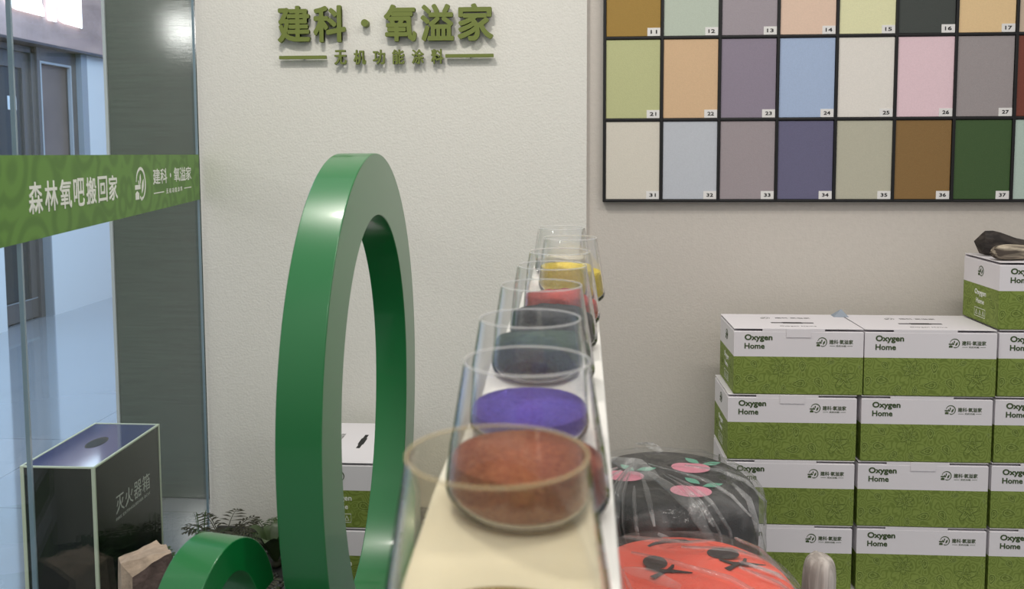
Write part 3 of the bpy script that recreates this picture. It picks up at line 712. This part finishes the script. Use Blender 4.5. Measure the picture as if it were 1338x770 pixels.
# ================================================================== narrow counter with the row of tumblers
TZ = 1.090
ct = thing('narrow_counter', 'long narrow white counter carrying the row of glass tumblers', 'counter', (-.03, 1.15, 0), -.0195)
m_cnt = mat('counter_white', (236, 234, 228), .45)
b = MB(); b.box((-.076, -.86, TZ - .035), (.078, .92, TZ - .0004), bev=.004); b.done('counter_top', m_cnt, ct)
b = MB(); b.box((-.065, -.8, 0), (.015, .86, TZ - .035)); b.done('pedestal', m_cnt, ct)

m_glass = glass_solid('clear_glass', (1, 1, 1)); m_amber = glass_solid('amber_glass', (.97, .925, .80))
GH, RB, RT, TH = .122, .067, .0505, .0021
def outer(n=14):
    P = [(0, 0), (RB - .016, 0)]
    for k in range(1, 7): a = -math.pi / 2 + k / 6 * math.pi / 2 * 1.08; P.append((RB - .016 + .016 * math.cos(a), .016 + .016 * math.sin(a)))
    for k in range(1, n): u = k / (n - 1); z = .018 + (GH - .018) * u; P.append((RB - (RB - RT) * u ** 1.1, z))
    return P
m_rim = bpy.data.materials.new('rim_glass'); m_rim.use_nodes = True
def _rim(m):
    N = m.node_tree.nodes; L = m.node_tree.links; p = N['Principled BSDF']; p.inputs['Roughness'].default_value = .08; p.inputs['Base Color'].default_value = (.86, .86, .84, 1)
    t = N.new('ShaderNodeBsdfTransparent'); x = N.new('ShaderNodeMixShader'); x.inputs[0].default_value = .34
    L.new(t.outputs[0], x.inputs[1]); L.new(p.outputs[0], x.inputs[2]); L.new(x.outputs[0], N['Material Output'].inputs[0])
_rim(m_rim)
m_rim2 = m_rim.copy(); m_rim2.name = 'amber_rim'; m_rim2.node_tree.nodes['Principled BSDF'].inputs['Base Color'].default_value = (.72, .58, .32, 1)
def tumbler(x, y, label, m):
    b = MB(); O = outer(); th = lambda z: TH * (1 - .92 * min(1, z / GH) ** 1.5)
    I = [(max(0, r - th(z)), z + .003 * max(0, 1 - z / (GH * .3))) for i, (r, z) in enumerate(O)]
    I[-1] = (RT - th(GH), GH)
    O.insert(-1, (O[-1][0] + .0003, GH - .0012)); I.insert(-1, (I[-1][0] + .0003, GH - .0012)); b.lathe(O + I[::-1], 72)
    t = thing('glass_tumbler', label, 'tumbler', (x, y, TZ), 0, 'tumblers in the row on the counter')
    gw = b.done('glass_wall', m, t); gw.data.set_sharp_from_angle(angle=math.radians(50))
    b = MB(); b.lathe([(RT - .0002 + .0010 * math.cos(k * math.pi / 4), GH + .0005 + .0010 * math.sin(k * math.pi / 4)) for k in range(8)], 72, closed=True); b.done('rim', m_rim2 if m is m_amber else m_rim, t); return t
def sandcol(name, rgb, rgb2):
    m = mat(name, rgb, .8, bump=1, bscale=260); nt = m.node_tree; N = nt.nodes; L = nt.links
    v = N.new('ShaderNodeTexVoronoi'); v.inputs['Scale'].default_value = 330; tc = [n for n in N if n.type == 'TEX_COORD'][0]; L.new(tc.outputs['Object'], v.inputs['Vector'])
    mx = N.new('ShaderNodeMix'); mx.data_type = 'RGBA'; mx.inputs[6].default_value = (*s2l(rgb), 1); mx.inputs[7].default_value = (*s2l(rgb2), 1)
    sp = N.new('ShaderNodeSeparateColor'); L.new(v.outputs['Color'], sp.inputs[0]); L.new(sp.outputs[0], mx.inputs[0]); L.new(mx.outputs[2], N['Principled BSDF'].inputs['Base Color'])
    return m
rows = [
    (-.0385, .475, 'golden', (206, 176, 92), (232, 210, 150), .04, 'amber tinted tumbler nearest the camera, largest in the row'),
    (-.0320, .693, 'reddish brown', (134, 56, 40), (166, 88, 60), .31, 'second tumbler from the camera, holding reddish brown granules'),
    (-.0370, .872, 'violet blue', (76, 60, 170), (92, 76, 190), .18, 'third tumbler from the camera, holding violet granules'),
    (-.0320, 1.090, 'dark green', (44, 66, 54), (64, 90, 76), .36, 'fourth tumbler from the camera, holding dark green granules'),
    (-.0220, 1.280, 'charcoal', (40, 40, 44), (58, 58, 62), .36, 'fifth tumbler from the camera, holding charcoal granules'),
    (-.0120, 1.458, 'red', (184, 44, 42), (206, 80, 64), .28, 'sixth tumbler from the camera, holding red granules'),
    (.0060, 1.690, 'yellow', (226, 198, 44), (240, 216, 80), .45, 'seventh tumbler, holding yellow granules and set slightly to the right'),
    (-.0120, 1.915, 'pale', (214, 206, 190), (226, 220, 206), .3, 'farthest tumbler of the row, holding pale granules')]
for i, (x, y, cn, c1, c2_, fill, lab) in enumerate(rows):
    tumbler(x, y, lab, m_amber if i == 0 else m_glass)
    b = MB(); ztop = .008 + fill * (GH - .01); prof = [(0, .0042)]
    for (r, z) in outer():
        if z < .0005 and r > 0: prof.append((r - TH - .001, .0042))
        elif z > .003 and z < ztop: prof.append((r - TH - .0006, z + .0034 * max(0, 1 - z / (GH * .3)) + .0006))
    rl = RB - (RB - RT) * max(0, (ztop - .018) / (GH - .018)) ** 1.1 - TH - .0016
    prof += [(rl, ztop)] + [(rl * q, ztop + .006 * (1 - q * q)) for q in (.85, .65, .45, .25)] + [(0, ztop + .006)]
    def wob(p, a, r, z, s=i):
        k = .0035 * noise.noise(p * 55 + Vector((s * 7, 0, 0))) if z > ztop - .001 and r < rl * .95 else 0
        return p + Vector((0, 0, k))
    b.lathe(prof, 48, fn=wob)
    tag(b.done('granules', sandcol('granules_' + cn.replace(' ', '_'), c1, c2_)), f'{cn} granules filling the lower part of a tumbler', 'granules', 'coloured granules in the tumblers')
    SC.objects[-1]
    for ob in SC.objects:
        if ob.get('label') == f'{cn} granules filling the lower part of a tumbler': ob.location = (x, y, TZ)

# ================================================================== wrapped poufs
def pouf_profile(R, Ht):
    P = [(0, .0), (R * .93, .0), (R * .965, .012), (R * .97, Ht * .55)]
    P += [(R * .99, Ht * .62), (R, Ht * .72)]
    for k in range(1, 9): a = k / 8 * math.pi / 2; P.append((R - .055 + .055 * math.cos(a), Ht - .062 + .055 * math.sin(a)))
    for q in (.7, .5, .3, .12): P.append((R * q, Ht - .007 + .012 * (1 - (q / .76) ** 2)))
    P.append((0, Ht + .005))
    return P
def ztop_at(R, Ht, r): return Ht - .007 + .012 * max(0, 1 - (r / R / .76) ** 2)
def make_pouf(name, label, x, y, R, Ht, m, seed, tint, flare, haze):
    t = thing(name, label, 'pouf', (x, y, 0))
    b = MB(); b.lathe(pouf_profile(R, Ht), 72, fn=lambda p, a, r, z: p + Vector((0, 0, .002 * noise.noise(p * 14 + Vector((seed, 0, 0))))) if z > .1 else p)
    b.done('cushion', m, t)
    b = MB(); z = Ht * .62
    b.tube([(math.cos(a) * R * 1.0, math.sin(a) * R * 1.0, z) for a in [2 * math.pi * k / 64 for k in range(65)]], .004, 6, cap=False); b.done('seam_piping', m, t)
    prof = [(q, zz) for q, zz in pouf_profile(R + .010, Ht + .008)][1:]
    prof = [(R + flare + .02, .004), (R + flare * .8 + .012, .10), (R + flare * .5 + .011, .2)] + [p for p in prof if p[1] > Ht * .55]
    def wr(p, a, r, zz):
        q = Vector((p.x * 6 + seed, p.y * 3.2, p.z * 5))
        n1 = 1 - abs(noise.noise(q)) * 2.2; n2 = noise.noise(q * 3.1)
        fade = min(1, max(0, (zz - Ht + .06) / .05)) * .35
        k = max(0, .012 * n1 + .005 * n2) * (1 - fade) + .0006
        d = Vector((math.cos(a), math.sin(a), 0)) if zz < Ht - .03 else Vector((math.cos(a) * .15, math.sin(a) * .15, 1))
        return p + d * k * (1.0 + flare * 14 * max(0, 1 - zz / Ht))
    fine = []
    for (r1, z1), (r2, z2) in zip(prof, prof[1:]):
        for s in range(4): fine.append((r1 + (r2 - r1) * s / 4, z1 + (z2 - z1) * s / 4))
    fine.append(prof[-1])
    b = MB(); b.lathe(fine, 140, fn=wr); b.done('plastic_wrap', film('plastic_film_%d' % seed, tint, haze), t, smooth=True)
    return t
m_bc = mat('black_fabric', (44, 44, 44), .75, bump=.4, bscale=260, var=.1, vscale=8); m_rc = mat('coral_fabric', (242, 100, 80), .7, bump=.3, bscale=200)
bp = make_pouf('round_pouf', 'black round pouf with pink cherries, wrapped in clear plastic', .277, 2.328, .232, .515, m_bc, 11, (.97, .97, .97), .02, .07)
rp = make_pouf('round_pouf', 'coral red round pouf with black markings, wrapped in clear plastic', .262, 1.825, .226, .488, m_rc, 23, (.99, .98, .98), .004, .05)
m_pink = mat('motif_pink', (226, 142, 162), .6); m_teal = mat('motif_teal', (104, 176, 150), .6); m_mark = mat('motif_black', (52, 42, 42), .6)
def on_top(b, par, R, Ht, pts, w=None, t=.0008):
    """flat printed motif laid on the cushion top; points in world x, y"""
    ox, oy = par.location.x, par.location.y; P = [(x - ox, y - oy) for x, y in pts]
    z = max(ztop_at(R, Ht, math.hypot(x, y)) for x, y in P) + .0018
    M = Matrix.Translation((0, 0, z))
    if w is None: b.prism(P, M, t)
    else: b.stroke(P, w, M, t)
def ell(cx, cy, rx, ry, rot=0, n=28, bite=0):
    out = []
    for k in range(n):
        a = 2 * math.pi * k / n; q = 1 - bite * math.exp(-((a - math.pi / 2) / .5) ** 2)
        x, y = rx * math.cos(a) * q, ry * math.sin(a) * q; out.append((cx + x * math.cos(rot) - y * math.sin(rot), cy + x * math.sin(rot) + y * math.cos(rot)))
    return out
for cx, cy in ((.335, 2.352), (.314, 2.196), (.152, 2.29)):
    b = MB(); on_top(b, bp, .232, .515, ell(cx, cy, .052, .040, -.1, bite=.22)); b.done('cherry_motif', m_pink, bp)
    for dx, dy, l, a in ((.012, .062, .055, 2.2), (.062, .045, .058, .35)):
        b = MB(); pts = []
        for k in range(16):
            u = k / 8 if k <= 8 else (16 - k) / 8; q = .013 * math.sin(math.pi * u) * (1 if k <= 8 else -1); p_ = l * (u - .5)
            pts.append((cx + dx + p_ * math.cos(a) - q * math.sin(a), cy + dy + p_ * math.sin(a) + q * math.cos(a)))
        on_top(b, bp, .232, .515, pts); b.done('leaf_motif', m_teal, bp)
def red(name, fn):
    b = MB(); fn(b); b.done(name, m_mark, rp)
red('brow_motif', lambda b: on_top(b, rp, .226, .488, [(.184, 1.943), (.20, 1.958), (.225, 1.970), (.25, 1.976), (.272, 1.977), (.282, 1.972)], [.006, .010, .012, .011, .009, .004]))
red('eye_motif', lambda b: on_top(b, rp, .226, .488, ell(.344, 1.905, .035, .026)))
def sprig(b, ox, oy, s):
    for p, w_ in (([(-.03, .03), (.0, .012), (.03, .012), (.075, .006)], [.006, .014, .014, .003]), ([(-.02, -.02), (.0, .0), (.015, .012)], [.016, .01, .008]), ([(.015, .012), (.03, .03), (.035, .045)], [.006, .010, .006])):
        on_top(b, rp, .226, .488, [(ox + x * s, oy + y * s) for x, y in p], [q * s for q in w_])
red('sprig_motif', lambda b: sprig(b, .358, 1.848, .9))
red('sprig_motif', lambda b: (sprig(b, .196, 1.80, .9), on_top(b, rp, .226, .488, ell(.19, 1.85, .026, .03))))

m_fold = film('plastic_fold', (.92, .92, .92), .28)
def fold(par, R, Ht, pts, w):
    """a crease of doubled-up film running over the wrap; points are world x, y, z"""
    ox, oy = par.location.x, par.location.y; P = [Vector((x - ox, y - oy, z)) for x, y, z in pts]; Q = []
    for i in range(len(P) - 1):
        for k in range(6): Q.append(P[i].lerp(P[i + 1], k / 6))
    Q.append(P[-1]); b = MB(); rows_ = []
    for i, p in enumerate(Q):
        u = i / (len(Q) - 1); d = (Q[min(i + 1, len(Q) - 1)] - Q[max(i - 1, 0)]).normalized()
        out = Vector((p.x, p.y, 0)).normalized() * .6 + Vector((0, 0, .8)); s = d.cross(out).normalized(); n_ = s.cross(d).normalized()
        ww = w * (.35 + .65 * math.sin(math.pi * u)) * (1 + .25 * noise.noise(p * 30)); up = .004 + .004 * math.sin(math.pi * u)
        rows_.append([b.bm.verts.new(p + s * ww * c + n_ * (.0025 + up * h)) for c, h in ((-.5, 0), (-.3, .7), (-.05, 1.2), (.12, .5), (.3, .9), (.5, 0))])
    for A_, B_ in zip(rows_, rows_[1:]):
        for k in range(5): b.bm.faces.new([A_[k], A_[k + 1], B_[k + 1], B_[k]]).smooth = True
    b.done('film_fold', m_fold, par)
fold(bp, .232, .515, [(.215, 2.26, .538), (.262, 2.17, .532), (.305, 2.105, .512), (.335, 2.075, .46), (.36, 2.068, .38)], .034)
fold(bp, .232, .515, [(.12, 2.36, .538), (.185, 2.30, .540), (.232, 2.22, .537)], .05)
fold(bp, .232, .515, [(.20, 2.50, .530), (.24, 2.47, .538), (.262, 2.40, .541)], .04)
fold(bp, .232, .515, [(.42, 2.22, .528), (.455, 2.19, .50), (.478, 2.175, .42), (.50, 2.16, .33)], .026)
fold(bp, .232, .515, [(.22, 2.09, .45), (.30, 2.07, .42), (.38, 2.085, .38)], .022)
fold(rp, .226, .488, [(.13, 1.95, .500), (.19, 1.915, .508), (.26, 1.895, .511), (.33, 1.925, .508)], .03)
fold(rp, .226, .488, [(.38, 1.97, .494), (.425, 1.93, .487), (.462, 1.88, .46), (.487, 1.84, .40)], .03)
fold(rp, .226, .488, [(.12, 1.80, .500), (.17, 1.77, .505), (.23, 1.72, .503)], .03)

def rand_folds(par, R, Ht, n, seed, knot):
    rs = random.Random(seed)
    for i in range(n):
        a = rs.uniform(-2.9, .6); x0, y0 = par.location.x, par.location.y; P = []
        for u in (.12, .4, .68, .88): 
            rr_ = R * u; x = knot[0] + (x0 + R * math.cos(a) - knot[0]) * u; y = knot[1] + (y0 + R * math.sin(a) - knot[1]) * u
            P.append((x, y, ztop_at(R, Ht, math.hypot(x - x0, y - y0)) + .013 - (.014 if u > .8 else 0)))
        for dz in ((.05, .12) if rs.random() < .6 else (.04,)): P.append((x0 + (R + .010) * math.cos(a + dz), y0 + (R + .010) * math.sin(a + dz), Ht - .01 - dz))
        fold(par, R, Ht, P[rs.choice((0, 0, 1, 2)):], rs.uniform(.006, .017))
rand_folds(bp, .232, .515, 13, 4, (.19, 2.36)); rand_folds(rp, .226, .488, 9, 8, (.10, 1.9))

# grey streaked driftwood post beside the red pouf
b = MB(); b.merge(log(.336, .041, .039, 5.5, m=60, jag=.08, blunt=9), 0, Matrix.Translation((.652, 2.25, .168)) @ Matrix.Rotation(-math.pi / 2, 4, 'Y'), smooth=True); lay(b, .0005)
tag(b.done('driftwood_post', wood_mat('grey_driftwood', (214, 206, 199), (168, 159, 152), 16, (2.2, 2.2, .2)), origin=(.652, 2.25, 0)), 'grey streaked upright driftwood post beside the red pouf', 'driftwood')
